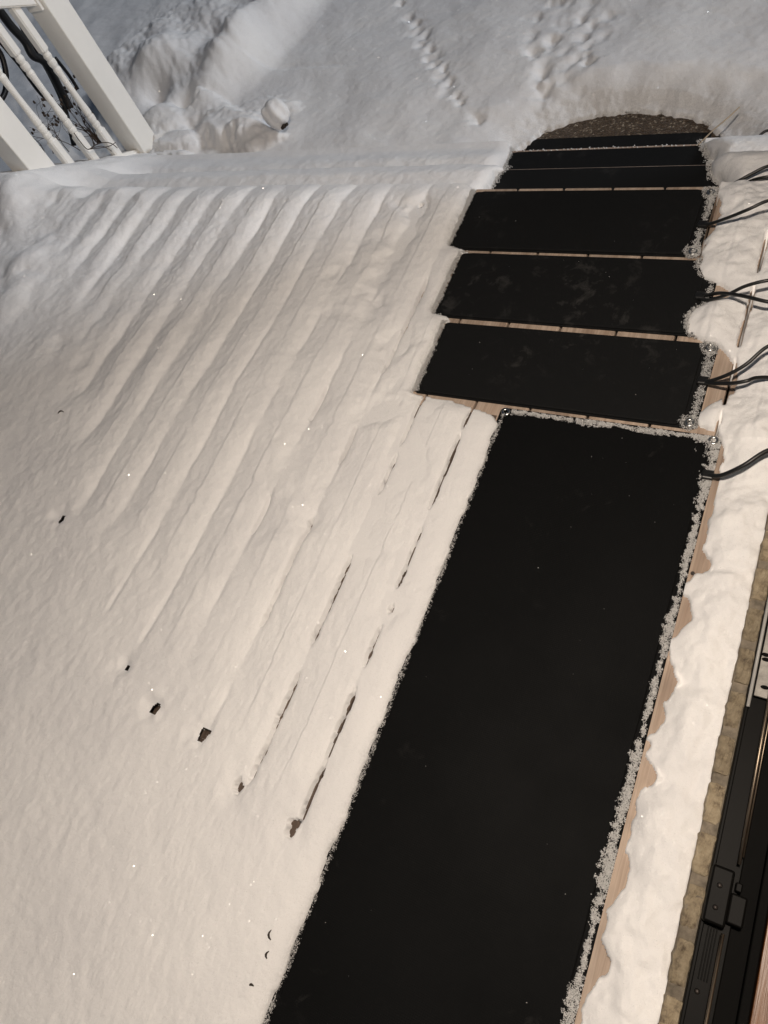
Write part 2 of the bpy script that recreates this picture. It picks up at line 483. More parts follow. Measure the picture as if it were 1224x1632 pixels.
# pile of shovelled snow along the yard (world outline)
BANK_FOOT = np.array([(-2.46, 2.95), (-2.53, 2.5), (-2.60, 2.1), (-2.66, 1.87), (-2.74, 1.72), (-2.9, 1.55)])
BANK_BACK = np.array([(-3.55, 2.95), (-3.75, 2.60), (-3.9, 2.35), (-3.95, 2.1), (-3.85, 1.85), (-3.7, 1.55)])

def blur(a, n):
    """separable box blur, n samples each side"""
    if n < 1: return a
    for ax in (0, 1):
        pad = [(0, 0), (0, 0)]; pad[ax] = (n+1, n)
        c = np.cumsum(np.pad(a, pad, mode='edge'), axis=ax)
        k = 2*n+1
        if ax == 0: a = (c[k:, :]-c[:-k, :])/k
        else: a = (c[:, k:]-c[:, :-k])/k
    return a

def rail_drift(X, Y, z):
    """snow heaped along the foot of the sloping railing"""
    zr = .075-.62*(np.clip(Y, .55, 1.5)-.785)+.012*fbm(X*6, Y*6, 95, 2)+.004*fbm(X*25, Y*25, 97, 2)
    bl = sm(-2.80, -3.06, X+.05*fbm(X*5, Y*5, 96, 2))*sm(.45, .70, Y)*sm(1.56, 1.40, Y)
    return np.maximum(z, z+(zr-z)*bl)

def snow_eval(xs, ys, region):
    """height and wetness of the snow on a grid"""
    X, Y = np.meshgrid(xs, ys, indexing='ij')
    dxm = np.median(np.diff(xs))
    wet = np.zeros_like(X)
    big = fbm(X*1.3, Y*1.3, 1, 3); mid = fbm(X*7, Y*7, 2, 3); sml = fbm(X*34, Y*34, 3, 3); tiny = fbm(X*110, Y*110, 7, 2)
    if region == 'deck':
        D = 0.050+0.014*big+0.0042*mid+0.0018*sml+0.0008*tiny
        D *= .44+.56*sm(-.50, -1.50, X+.12*fbm(X*2, Y*2, 18, 2))
        D += 0.020*sm(-1.0, -2.2, X-0.25*Y)*sm(0.6, -.4, Y) + 0.010*sm(-.9, -1.6, Y)
        D += (.0013*fbm(X*52, Y*20, 23, 3)+.0014*fbm(X*24+Y*9, Y*13, 24, 2))*sm(.0, -.45, X)
        # boards telegraph through the snow
        wx = X+(.006+.022*sm(-1.5, -2.4, X))*vnoise(X*4, Y*4, 21)+0.002*vnoise(X*30, Y*30, 22)
        u = (wx-X0)/P; k = np.round(u); d = (u-k)*P
        kk = np.clip(k.astype(int), -17, 6)
        ye = np.array([YEND.get(i, 0.55 if i < 0 else -3.0) for i in range(-17, 7)])[kk+17]
        on = sm(-.03, .14, Y-ye+.06*vnoise(X*6, Y*6, 5))*sm(-17, -13, k)
        on2 = sm(-.03, .05, Y-ye)
        amp = np.clip(.95+1.5*vnoise(k*3.37+.2, Y*3.1, 9)+.4*vnoise(k*5.1+.7, Y*7.0, 10), .15, 1.8)
        fine = np.clip(0.35+2.4*vnoise(k*7.1, Y*6.0, 13), 0, 1.4)
        left = sm(-1.1, -1.9, X)
        # soft shoulders with a crease at the gap; shoulder to the left falls faster
        prof = np.where(d < 0, np.exp(-(np.abs(d)/0.026)**1.4), np.exp(-(np.abs(d)/0.060)**1.3))
        D -= on*amp*np.where(X > -.1, .25+.75*sm(-.30, .05, Y), 1)*(0.0102+0.0050*left)*prof
        D -= on2*fine*np.where(X > -.1, 0, 1)*0.005*np.exp(-(d/0.0065)**2)*(1-.75*left)
    elif region == 'steps':
        D = 0.055+0.012*big+0.006*mid+0.002*sml+0.0008*tiny
    else:
        D = 0.115+0.03*big+0.006*mid+0.0016*sml+0.0006*tiny*(1 if dxm < .02 else 0)
    # pressed marks
    lst = []
    if region == 'deck':
        lst = [(px(x, y, .045), r, dp*.8, 0) for x, y, r, dp in DENTS]+[(px(x, y, .026), .035 if x > 350 else .024, .012, 0) for x, y, r, dp in HOLES]
    elif region == 'yard':
        lst = [(px(x, y, -.335), .026+.007*math.sin(x*7), .017, 0) for x, y in TRAIL]+[(px(x, y, -.335), r, dp, 0) for x, y, r, dp in YARD_PRINTS]
        for (x, y) in [(862, 203), (877, 196), (904, 192), (930, 186), (955, 182), (968, 178), (790, 232), (835, 228)]: lst.append((px(x, y, -.36), .014, .022, 1))
    for (c, r, dp, hard) in lst:
        i0, i1 = np.searchsorted(xs, [c[0]-4*r, c[0]+4*r]); j0, j1 = np.searchsorted(ys, [c[1]-4*r, c[1]+4*r])
        if i1 <= i0 or j1 <= j0: continue
        sx = X[i0:i1, j0:j1]; sy = Y[i0:i1, j0:j1]
        wf = min(48, .9/r); wob = 1+(.9 if hard else .6)*vnoise(sx*wf+c[0]*9, sy*wf, 31)
        q = np.sqrt((sx-c[0])**2+((sy-c[1])*0.85)**2)/(r*wob)
        D[i0:i1, j0:j1] -= dp*((2.6 if region == 'deck' and dp > .025 else 1.0) if hard else 1)*np.exp(-q**((8 if region == 'deck' else 4) if hard else 2.2))
        if hard: D[i0:i1, j0:j1] += (.02 if region == 'deck' else .25)*dp*np.exp(-((q-1.5)/.45)**2)
    if region == 'deck': D = np.maximum(D, .015)
    if region == 'yard':
        S = np.full_like(X, GND)
        # bank
        bf = np.interp(Y, BANK_FOOT[::-1, 1], BANK_FOOT[::-1, 0]); bb = np.interp(Y, BANK_BACK[::-1, 1], BANK_BACK[::-1, 0])
        wob = .05*fbm(X*3, Y*3, 41, 3)
        face = sm(0, .34, bf+wob*.6-X); back = sm(-.05, .26, X-bb+1.4*wob)
        rough = fbm((X+Y)*2.6, (Y-X)*1.2, 43, 4, .5)
        along = sm(1.40, 2.15, Y)
        body = face*back*along
        zone = np.maximum(body, sm(-2.2, -2.6, X)*sm(1.95, 1.7, Y)*sm(-3.6, -3.2, X))
        Dk = body*(.16+.05*rough)+zone*(.010*fbm((X+Y)*7, (Y-X)*3.5, 47, 3)+.003*fbm(X*26, Y*26, 49, 3))
        crest = (np.exp(-((bf-.24-X)/.11)**2)*.055-np.exp(-((bf-.50-X)/.14)**2)*.035+np.exp(-((bf-.70-X)/.16)**2-((Y-2.05)/.18)**2)*.09)*sm(1.55, 2.25, Y)
        D = D+Dk+crest
        wx2 = X+.06*fbm(X*6, Y*6, 52, 4, .6); wy2 = Y+.06*fbm(X*6, Y*6, 53, 4, .6)
        for (cx, cy, rx, ry, hh) in [(-2.62, 1.58, .26, .13, .075), (-2.44, 1.50, .17, .08, .05), (-2.84, 1.72, .18, .11, .05), (-2.92, 1.47, .15, .10, .07), (-2.48, 1.74, .20, .07, .03), (-3.12, 1.62, .2, .13, .06)]:
            q = ((wx2-cx)/rx)**2+((wy2-cy)/ry)**2
            D += hh*sm(1.25, .05, q)
        for (cx, cy, r, dp) in [(-3.30, 1.86, .09, .10), (-3.04, 1.76, .07, .08)]:
            D -= dp*np.exp(-((X-cx)**2+(Y-cy)**2)/r**2)
        # rut line
        ln = px(390, 115, -.33); lm = px(545, 105, -.33)
        tt = np.clip((X-ln[0])/(lm[0]-ln[0]), 0, 1); yy = ln[1]+(lm[1]-ln[1])*tt
        dy = Y-yy
        D += .010*np.where(dy < 0, np.exp(-(dy/.10)**2), np.exp(-(dy/.012)**2)*1.0-.35*np.exp(-((dy-.03)/.03)**2))*sm(ln[0]-.05, ln[0]+.1, X)*sm(lm[0]+.15, lm[0]-.15, X)
        # melted apron before the lowest mat
        ex, ey = X+0.68, Y-1.47
        e = np.sqrt((ex/.40)**2+(ey/.235)**2)+.07*vnoise(X*14, Y*14, 61)+.05*vnoise(X*45, Y*45, 62)
        e2 = np.sqrt(((ex-.05)/.62)**2+(ey/.345)**2)+.06*vnoise(X*9, Y*9, 63)
        thin = sm(.92, 1.25, e)
        slush = sm(1.05, .72, e2)
        gsl = sm(.93, 1.0, e)
        D = D*sm(.45, 1.15, e2)**1.3*(.12+.88*thin)*gsl + .012*gsl*slush*(1+.4*fbm(X*60, Y*60, 64, 2)) - .03*(1-gsl)
        wet = .5*slush*sm(.80, .98, e)
        # meets the steps
        return X, Y, np.where((gsl > .5) & (X > DECK_L), rail_drift(X, Y, S+D), S+D), np.clip(wet*1.1, 0, 1), gsl > 0.02
    # deck and steps: cleared strip
    j1 = .012*vnoise(X*11, Y*11, 71)+.011*vnoise(X*38, Y*38, 72)+.009*vnoise(X*110, Y*110, 73)
    lefty = np.where(Y < -.11, .6, 1.0)
    dl = X-xl_edge(Y)+j1*lefty
    dr = xr_edge(Y)-X+j1*1.25
    bare = np.minimum(dl, dr)
    mask = (bare < 0).astype(float)
    nb = max(1, int(round(.024/.0042))); ns = 1
    mb = blur(blur(mask, nb), nb); ms_ = blur(blur(mask, ns), ns)
    f = np.clip((mb-.45)/.55, 0, 1)**.8; g = sm(.30, .62, ms_)
    inner = .14+.86*f
    # sides: snow thins against the long mat
    if region == 'deck':
        near = np.exp(-np.clip(-dl, 0, 1)/.10)*(Y < -.11)
        D = D*(1-.55*near)
        wet = np.maximum(wet, .55*sm(.020, .0, -dl)*(dl < .03))
        wet = np.maximum(wet, .25*sm(.006, .0, -dr)*(dr < .03))
        # open gaps
        MELT = np.zeros(X.shape, bool)
        cut = np.zeros_like(X); sag = np.zeros_like(X)
        for (kk_, y0, y1, wd) in SLOTS:
            ww = wd*(.9+.7*vnoise(Y*9+kk_*5, Y*0+kk_*.37, 81)+.7*vnoise(Y*60, X*0+kk_*.37, 82))*np.clip(np.minimum(Y-y0, y1-Y)/.02, 0, 1)**.5
            sd = np.abs(X-(X0+kk_*P)+.003*vnoise(Y*14, X*0+kk_*.37, 83))-ww/2
            inn = ((Y > y0) & (Y < y1)).astype(float)
            cut = np.maximum(cut, inn*sm(.0012, -.0008, sd))
            sag = np.maximum(sag, sm(y0-.02, y0+.03, Y)*sm(y1+.02, y1-.03, Y)*np.exp(-np.clip(sd, 0, 1)/.006))
        for (x, y, r, dp) in HOLES:
            c_ = px(x, y, .022 if x > 350 else .040)
            i0, i1 = np.searchsorted(xs, [c_[0]-.05, c_[0]+.05]); j0, j1_ = np.searchsorted(ys, [c_[1]-.05, c_[1]+.05])
            sx = X[i0:i1, j0:j1_]; sy = Y[i0:i1, j0:j1_]
            sd = np.hypot((sx-c_[0])*1.15, (sy-c_[1])*.9)-r*.78*(1+.9*vnoise(sx*70+c_[0]*9, sy*70, 33))
            if x > 350: cut[i0:i1, j0:j1_] = np.maximum(cut[i0:i1, j0:j1_], sm(.0016, -.0012, sd))
            else: MELT[i0:i1, j0:j1_] |= sd < 0      # melted right through: undercut hole
        D = D*(1-.30*sag)
        edge = sm(.735, .60, Y)**.5
        D = D*(.22+.78*edge)
        # right-hand bed ends at the brick sill
        endx = .1215+.004*vnoise(Y*9, Y*0, 91)+.003*vnoise(Y*33, Y*0, 92)
        sill = (Y < .02)
        right = (X > -.16)
        fr = np.clip((endx-X)/.05, 0, 1)**.5
        sw = sm(.12, -.10, Y)
        D = np.where(right, D*(1-sw)+sw*(D*(.35+.65*fr)+.010*sm(.0, .08, X)), D)
        D = np.where(right, D*1.35, D)
        xe = xr_edge(Y); base = np.interp(Y, RE[:, 0], np.convolve(np.pad(RE[:, 1], 4, mode='edge'), np.ones(9)/9, 'valid'))
        notch = np.clip((xe-base+.004)/.022, 0, 1)
        vall = notch*np.exp(-np.clip(X-xe, 0, 1)/.045)
        bed = right & (X > xe)
        D = np.where(bed, D*(1-.45*vall)+.016*fbm(X*10, Y*10, 191, 3)+.0035*fbm(X*50, Y*50, 192, 2), D)
        z = D*inner*g+.006*g-.05*(1-g)-.16*cut
        z = np.where(sill & (X > endx), -.05, z)
        keep = (g > .02) & ~(sill & (X > endx+.006)) & ((z > -.030) | (g < .6))
        PITS['deck'] = MELT
        return X, Y, np.where(X < -2.5, rail_drift(X, Y, z), z), np.clip(wet, 0, 1), keep
    S = -RISE*(1+(Y > N1-.012))
    yl = np.where(Y > N1-.012, Y-(N1-.012), Y-(DECK_Y+.008)); L = np.where(Y > N1-.012, N2-N1, N1-DECK_Y)
    q = yl/L
    rnd = np.where(X > -.5, np.clip(4*q*(1-q), 0, 1)**.35*1.15, (.40+.60*sm(1.02, .62, q))*(1+.25*sm(.5, 0, q)))
    lump = np.where(X > -.5, .03*sm(.0, .4, q)*sm(1.0, .6, q), 0)
    z = S+(D*rnd+lump)*inner*g+.006*g-.05*(1-g)
    return X, Y, np.where(X < -2.5, rail_drift(X, Y, z), z), np.clip(.4*sm(.015, 0, -bare), 0, 1), g > .02

def grid_mesh(name, xs, ys, region, mat, cull=None):
    X, Y, Z, wet, keep = snow_eval(xs, ys, region)
    if cull is not None: keep = keep & ~cull(X, Y)
    nx, ny = X.shape
    idx = np.arange(nx*ny).reshape(nx, ny)
    kf = keep[:-1, :-1] | keep[1:, :-1] | keep[1:, 1:] | keep[:-1, 1:]
    if region in PITS:
        p_ = PITS[region]; kf &= ~(p_[:-1, :-1] | p_[1:, :-1] | p_[1:, 1:] | p_[:-1, 1:])
    q = np.stack([idx[:-1, :-1], idx[1:, :-1], idx[1:, 1:], idx[:-1, 1:]], -1)[kf]
    used = np.zeros(nx*ny, bool); used[q.ravel()] = True
    rm = np.cumsum(used)-1
    q = rm[q]
    co = np.stack([X, Y, Z], -1).reshape(-1, 3)[used]
    me = bpy.data.meshes.new(name)
    me.vertices.add(len(co)); me.vertices.foreach_set('co', co.ravel())
    me.loops.add(q.size); me.loops.foreach_set('vertex_index', q.ravel().astype(np.int32))
    me.polygons.add(len(q)); me.polygons.foreach_set('loop_start', (np.arange(len(q))*4).astype(np.int32))
    me.polygons.foreach_set('use_smooth', np.ones(len(q), bool))
    me.update(calc_edges=True)
    a = me.attributes.new('wet', 'FLOAT', 'POINT'); a.data.foreach_set('value', wet.ravel()[used].astype(np.float32))
    HGRID[region] = (xs, ys, Z, keep)
    return link_mesh(name, me, mat)

HGRID = {}
PITS = {}
def deck_h(x, y):
    gx, gy, Z, kp = HGRID['deck']
    return float(Z[min(np.searchsorted(gx, x), len(gx)-1), min(np.searchsorted(gy, y), len(gy)-1)])

def spaced(a, b, s): return np.linspace(a, b, max(2, int(round((b-a)/s))+1))

xs = np.concatenate([spaced(DECK_L, -2.0, .0075)[:-1], spaced(-2.0, -.94, .0045)[:-1], spaced(-.94, -.56, .0022)[:-1], spaced(-.56, -.04, .004)[:-1], spaced(-.04, .128, .003)])
ys = np.concatenate([spaced(-2.5, -1.75, .012)[:-1], spaced(-1.75, .730, .0045)])
o = deck_snow = grid_mesh('deck_snow', xs, ys, 'deck', M['snow'])
tag(o, 'thick warm-lit snow blanket on the deck, grooved along the board gaps', 'snow', kind='stuff')
ys = spaced(.726, N2+.02, .0045)
o = grid_mesh('step_snow', xs, ys, 'steps', M['snow'])
tag(o, 'smooth snow covering both porch steps either side of the mats', 'snow', kind='stuff')
xs = np.concatenate([-np.geomspace(40, 6.6, 22)[:-1], spaced(-6.6, -4.2, .022)[:-1], spaced(-4.2, .25, .0082)[:-1], np.geomspace(.25, 40.25, 40)])
ys = np.concatenate([-np.geomspace(40, 3.0, 18)[:-1], spaced(-3.0, 1.2, .06)[:-1], spaced(1.2, 3.3, .0066)[:-1], 3.3+np.geomspace(.02, 40, 40)-.02])
o = yard_snow = grid_mesh('snowy_ground', xs, ys, 'yard', M['snow'],
              cull=lambda X, Y: ((X > DECK_L+.02) & (Y < N2-.0)) | ((X > .3) & (Y < 1.2)))
tag(o, 'snow covered yard with animal tracks and a shovelled bank', None, kind='structure')

# loose ice crystals lying on the snow: tiny flat flakes at every angle
def flakes(parent, region, n, x0, x1, y0, y1, size):
    gx, gy, Z, kp = HGRID[region]
    x = nrng.uniform(x0, x1, n); y = nrng.uniform(y0, y1, n)
    i = np.clip(np.searchsorted(gx, x), 0, len(gx)-1); j = np.clip(np.searchsorted(gy, y), 0, len(gy)-1)
    ok = kp[i, j] & (Z[i, j] > (-.01 if region == 'deck' else GND+.04))
    c_ = np.stack([gx[i], gy[j], Z[i, j]+size*.4], -1)[ok]; n = len(c_)
    R, _ = np.linalg.qr(nrng.normal(size=(n, 3, 3)))
    tri = np.array([(1, 0, 0), (-.5, .87, 0), (-.5, -.87, 0)])
    v = np.einsum('vi,nij->nvj', tri, R)*(size*(.5+nrng.rand(n, 1, 1)))+c_[:, None, :]
    me = bpy.data.meshes.new('ice_flakes')
    me.vertices.add(n*3); me.vertices.foreach_set('co', v.ravel())
    me.loops.add(n*3); me.loops.foreach_set('vertex_index', np.arange(n*3, dtype=np.int32))
    me.polygons.add(n); me.polygons.foreach_set('loop_start', (np.arange(n)*3).astype(np.int32))
    me.update(calc_edges=True)
    o_ = link_mesh('ice_flakes', me, M['flake'], parent); o_['kind'] = 'stuff'
flakes(deck_snow, 'deck', 90000, DECK_L+.1, .12, -1.9, .70, .0010)
flakes(yard_snow, 'yard', 22000, -4.0, .2, 1.45, 3.2, .0018)

# ------------------------------------------------------------------ walk under the snow
def sheet(name, x0, x1, y0, y1, z, mat):
    me = bpy.data.meshes.new(name)
    me.from_pydata([(x0, y0, z), (x1, y0, z), (x1, y1, z), (x0, y1, z)], [], [(0, 1, 2, 3)])
    return link_mesh(name, me, mat)
o = sheet('ground', -60, 60, -60, 60, GND-.06, M['debris']); o['kind'] = 'structure'
o = box('path', -3.0, .9, 1.2, 3.0, GND-.1, GND, M['aggregate']); o['kind'] = 'structure'
o['label'] = 'wet brown exposed aggregate walk showing in a half round melt'

# ------------------------------------------------------------------ deck
deck = empty('porch_deck', (-1.5, -.8, GND))
tag(deck, 'weathered wooden porch deck of pinkish boards under snow', 'deck')
bm = bmesh.new(); bm_box(bm, -(P-.0055)/2, (P-.0055)/2, -2.5, DECK_Y, -.026, 0, .0045, 2)
me_b = bpy.data.meshes.new('deck_board'); bm.to_mesh(me_b); bm.free(); me_b.materials.append(M['deck'])
for k in range(-17, 6):
    o = link_mesh('deck_board', me_b, None, deck)
    o.location = Vector((X0+(k+.5)*P, 0, 0))
box('joist', DECK_L, .13, DECK_Y-.085, DECK_Y-.045, GND, -.028, M['fascia'], deck)
box('fascia', DECK_L, DECK_L+.03, -2.5, DECK_Y-.09, GND, -.028, M['fascia'], deck)
p = px(1104, 914, 0)
bm = bmesh.new(); bmesh.ops.create_cone(bm, cap_ends=True, segments=12, radius1=.0045, radius2=.004, depth=.003)
bmesh.ops.translate(bm, vec=(p[0], p[1], .0012), verts=bm.verts)
bm_obj('screw', bm, M['screw'], deck)

steps = empty('porch_steps', (-1.5, 1.0, GND))
tag(steps, 'two wide wooden steps leading down from the deck', 'steps')
for i, (ya, yb) in enumerate([(DECK_Y, N1), (N1, N2)]):
    zt = -RISE*(i+1)
    yy0 = ya-.04
    mid = (yy0+yb)/2
    box('tread_board', DECK_L, .24, yy0, mid-.003, zt-.03, zt, M['tread'], steps, .004)
    box('tread_board', DECK_L, .24, mid+.003, yb, zt-.03, zt, M['tread'], steps, .004)
    box('riser', DECK_L+.01, .235, yb-.05, yb-.03, zt-RISE+.001, zt-.031, M['fascia'], steps)
box('riser', DECK_L+.01, .235, DECK_Y-.04, DECK_Y-.021, -RISE+.001, -.029, M['fascia'], steps)

# ------------------------------------------------------------------ heated mats
def rounded_slab(bm, x0, x1, y0, y1, z0, z1, r, bev, seg=5):
    pts = []
    for (cx, cy, a0) in ((x1-r, y1-r, 0), (x0+r, y1-r, 90), (x0+r, y0+r, 180), (x1-r, y0+r, 270)):
        for i in range(seg+1):
            a = math.radians(a0+90*i/seg); pts.append((cx+r*math.cos(a), cy+r*math.sin(a)))
    cx, cy = (x0+x1)/2, (y0+y1)/2
    lay = [(0, z0), (0, z1-bev), (bev*.4, z1-bev*.3), (bev, z1)]
    rings = []
    for ins, z in lay:
        rings.append([bm.verts.new((px_-ins*(1 if px_ > cx else -1), py_-ins*(1 if py_ > cy else -1), z)) for px_, py_ in pts])
    n = len(pts)
    for a, b in zip(rings, rings[1:]):
        for i in range(n): bm.faces.new((a[i], a[(i+1) % n], b[(i+1) % n], b[i]))
    bm.faces.new(rings[-1]); bm.faces.new(rings[0][::-1])

def heat_mat(x0, x1, y0, y1, z, label, inset=(.014, .032, .004, .004), grommets=(), rub='rubber_frosted'):
    t = empty('heated_mat', ((x0+x1)/2, (y0+y1)/2, z))
    tag(t, label, 'mat', 'heated snow-melting mats')
    bm = bmesh.new(); rounded_slab(bm, x0, x1, y0, y1, z+.0004, z+.0035, .012, .001)
    bm_obj('edge_flange', bm, M[rub], t)
    bm = bmesh.new(); rounded_slab(bm, x0+inset[0], x1-inset[1], y0+inset[2], y1-inset[3], z+.003, z+MAT_T, .022, .003)
    bm_obj('rubber_pad', bm, M[rub], t)
    for gx, gy in grommets:
        bm = bmesh.new(); bm_torus(bm, (gx, gy, z+.0075), .0085, .0036)
        bm_obj('grommet', bm, M['zinc'], t, True)
    return t

A = mats_flat
def grom(q, which):
    x0, x1, y0, y1 = q; a, b = .017, .015
    d = {'tl': (x0+a, y1-b), 'tr': (x1-a, y1-b), 'bl': (x0+a, y0+b), 'br': (x1-a, y0+b)}
    return [d[k] for k in which]
LQ = (-.530, -.001, -1.63, -.100)
mL = heat_mat(*LQ, 0.0005, 'long black walkway mat lying from the doorway to the stair mats', inset=(.020, .020, .004, .022), grommets=grom(LQ, ['tl', 'tr', 'bl', 'br']), rub='rubber')
mA = heat_mat(*A['A'], 0.0005, 'black stair mat lying on the deck nearest the long walkway mat', grommets=grom(A['A'], ['tr', 'br']))
mB = heat_mat(*A['B'], 0.0005, 'middle black stair mat of the three lying on the deck', grommets=grom(A['B'], ['br', 'tr']))
mC = heat_mat(*A['C'], 0.0005, 'black stair mat lying along the deck front edge', grommets=grom(A['C'], ['tr', 'br']))
mD = heat_mat(-.945, -.190, N1-.266, N1-.011, -RISE+.0005, 'black stair mat on the upper snowy step')
mE = heat_mat(-1.02, -.265, N2-.275, N2-.018, -2*RISE+.0005, 'black stair mat on the lower snowy step')
mF = heat_mat(-1.05, -.330, N2+.003, N2+.259, GND+.0005, 'black stair mat on the wet walk at the foot of the steps')

def cord(mat_obj, pts, r=.0044):
    P_ = [Vector(px(x, y, z)) for x, y, z in pts]
    last = P_[-1]
    P_ += [last+Vector((.035, .012, -.012)), last+Vector((.075, .02, -.05))]
    tube('power_cord', P_, r, M['cord'], mat_obj, 8)
def plug(mat_obj, x, y, z):
    p_ = px(x, y, z)
    bm = bmesh.new(); bm_box(bm, p_[0]-.012, p_[0]+.012, p_[1]-.011, p_[1]+.011, z-.004, z+.006, .003)
    bm_obj('cord_strain_relief', bm, M['cord'], mat_obj)
cord(mL, [(1118, 756, .012), (1134, 758, .017), (1152, 757, .035), (1185, 742, .062), (1224, 718, .075)], .0050)
plug(mL, 1128, 757, .012)
cord(mA, [(1116, 606, .012), (1128, 608, .018), (1160, 597, .045), (1190, 580, .066), (1224, 552, .085)])
cord(mA, [(1116, 609, .012), (1130, 611, .018), (1165, 611, .050), (1190, 607, .062), (1206, 602, .058)])
plug(mA, 1120, 607, .012)
cord(mB, [(1112, 473, .012), (1128, 478, .018), (1158, 470, .052), (1188, 456, .075), (1224, 447, .088)])
cord(mB, [(1112, 470, .012), (1128, 470, .020), (1150, 467, .050), (1185, 472, .072), (1224, 481, .080)])
plug(mB, 1116, 472, .012)
cord(mC, [(1112, 358, .012), (1130, 357, .020), (1160, 347, .060), (1192, 334, .088), (1224, 320, .098)])
plug(mC, 1120, 358, .012)
cord(mD, [(1140, 300, -.13), (1157, 297, -.10), (1172, 291, -.05), (1198, 277, -.03), (1224, 265, -.02)])
cord(mD, [(1160, 300, -.12), (1181, 296, -.07), (1200, 287, -.05), (1224, 282, -.04)])
cord(mE, [(1170, 256, -.26), (1192, 250, -.185), (1207, 245, -.165), (1224, 243, -.16)])
cord(mF, [(1198, 232, -.36), (1207, 222, -.31), (1214, 213, -.295), (1224, 208, -.29)])

# ------------------------------------------------------------------ slush crystals on the mats
OCT_V = np.array([(1, 1, 1), (1, -1, -1), (-1, 1, -1), (-1, -1, 1)], float)*.75
OCT_F = np.array([(0, 1, 2), (0, 3, 1), (0, 2, 3), (1, 3, 2)])
def grains(name, pos, rad, mat, label):
    pos = np.array(pos); rad = np.array(rad); n = len(pos)
    R = nrng.normal(size=(n, 3, 3)); R, _ = np.linalg.qr(R)
    sc_ = rad[:, None, None]*(.65+.7*nrng.rand(n, 4, 1))
    v = np.einsum('vi,nij->nvj', OCT_V, R)*sc_+pos[:, None, :]
    f = (OCT_F[None]+4*np.arange(n)[:, None, None]).reshape(-1, 3)
    me = bpy.data.meshes.new(name)
    me.vertices.add(n*4); me.vertices.foreach_set('co', v.ravel())
    me.loops.add(f.size); me.loops.foreach_set('vertex_index', f.ravel().astype(np.int32))
    me.polygons.add(len(f)); me.polygons.foreach_set('loop_start', (np.arange(len(f))*3).astype(np.int32))
    me.update(calc_edges=True)
    o_ = link_mesh(name, me, mat)
    tag(o_, label, 'slush', kind='stuff')
    return o_
gp, gr = [], []
def add_grain(x, y, z, r=None):
    gp.append((x, y, z)); gr.append(r if r else abs(rng.gauss(.0003, .0004))+.00045)
def film(n, x0, x1, y0, y1, dist, z0, seed, clump=75., zr=.004, r=None):
    """crystals scattered where a clumpy noise and dist(x, y) (1 dense .. 0 none) allow"""
    x = nrng.uniform(x0, x1, n); y = nrng.uniform(y0, y1, n)
    d = dist(x, y)
    q = d+.55*fbm(x*clump, y*clump, seed, 3)+.35*fbm(x*14, y*14, seed+5, 2)
    k = q > .40+.66*nrng.rand(n)
    zz = z0(x, y) if callable(z0) else z0
    zz = np.broadcast_to(zz, x.shape)+nrng.rand(n)*zr*np.clip(q, .2, 1.2)
    for a, b, c_ in zip(x[k], y[k], zz[k]): add_grain(a, b, c_, r)
lv = lambda x, y: np.where((x > -.021) | (y > -.122) | (x < -.508), .0044, .0110)
film(170000, -.055, -.001, -1.61, -.11, lambda x, y: .90-np.abs(x+.010)/(.024+.030*vnoise(y*7, y*0, 107)), lv, 101)
film(70000, -.50, -.002, -.165, -.103, lambda x, y: .90-np.abs(y+.110)/(.022+.030*vnoise(x*11, x*0, 108)), lv, 111)
film(4500, -.07, -.001, -.17, -.103, lambda x, y: 1.05-np.hypot(x+.012, y+.115)/.06, lv, 113)
film(30000, -.534, -.505, -1.62, -.12, lambda x, y: .85-np.abs(x+.518)/.014, .0055, 121, zr=.006)
for q in ('A', 'B', 'C'):
    x0, x1, y0, y1 = A[q]
    film(14000, x0-.02, x0+.030, y0, y1, lambda x, y: 1.2-np.abs(x-xl_edge(y)-.002)/.014, .0095, 131, zr=.006)
    film(26000, x1-.10, x1, y0, y1, lambda x, y: .95-np.abs(x-np.minimum(xr_edge(y), x1-.012))/.020, lambda x, y: np.where(x > x1-.032, .0045, .0105), 141, zr=.006)
    for gx, gy in grom(A[q], ['tr', 'br']):
        film(1500, gx-.03, gx+.02, gy-.025, gy+.025, lambda x, y: 1.1-np.abs(np.hypot(x-gx, y-gy)-.018)/.010, lambda x, y: np.where(x > x1-.032, .0045, .0105), 151, zr=.006)
for (yy, zz) in ((N1, -RISE), (N2, -2*RISE)):
    film(5000, -1.06, -.86, yy-.13, yy, lambda x, y: 1.1-np.abs(x-xl_edge(y)-.004)/.02, zz+.010, 161, zr=.008, r=.0016)
    film(7000, -.36, -.16, yy-.13, yy, lambda x, y: 1.1-np.abs(x-xr_edge(y)+.006)/.022, zz+.010, 171, zr=.008, r=.0016)
for i in range(40):   # stray specks on the rubber
    q_ = [LQ, A['A'], A['B'], A['C']][rng.choice((0, 0, 0, 1, 2, 3))]
    add_grain(rng.uniform(q_[0]+.03, q_[1]-.04), rng.uniform(max(q_[2], -1.5)+.01, q_[3]-.02), MAT_T+.001, abs(rng.gauss(0, .0004))+.0003)
for i in range(70):
    x = rng.uniform(-1.0, -.27); add_grain(x, N2-.008+rng.gauss(0, .003), -2*RISE+.002, .003)
grains('slush_crystals', gp, gr, M['ice'], 'ragged rim of grey slush crystals along the mat edges')
print('crystals', len(gp))
gp, gr = [], []
for i in range(3600):
    a_ = rng.uniform(0, math.pi); e_ = 1.0+abs(rng.gauss(0, .05))
    x = -.68+.40*e_*math.cos(a_); y = 1.47+.235*e_*math.sin(a_)
    add_grain(x, y, GND+.003+.05*max(0, e_-1)*1.2+rng.random()*.006, abs(rng.gauss(.0028, .001))+.001)
grains('walk_slush', gp, gr, M['ice'], 'grainy slush ring around the wet half round of bare walk')

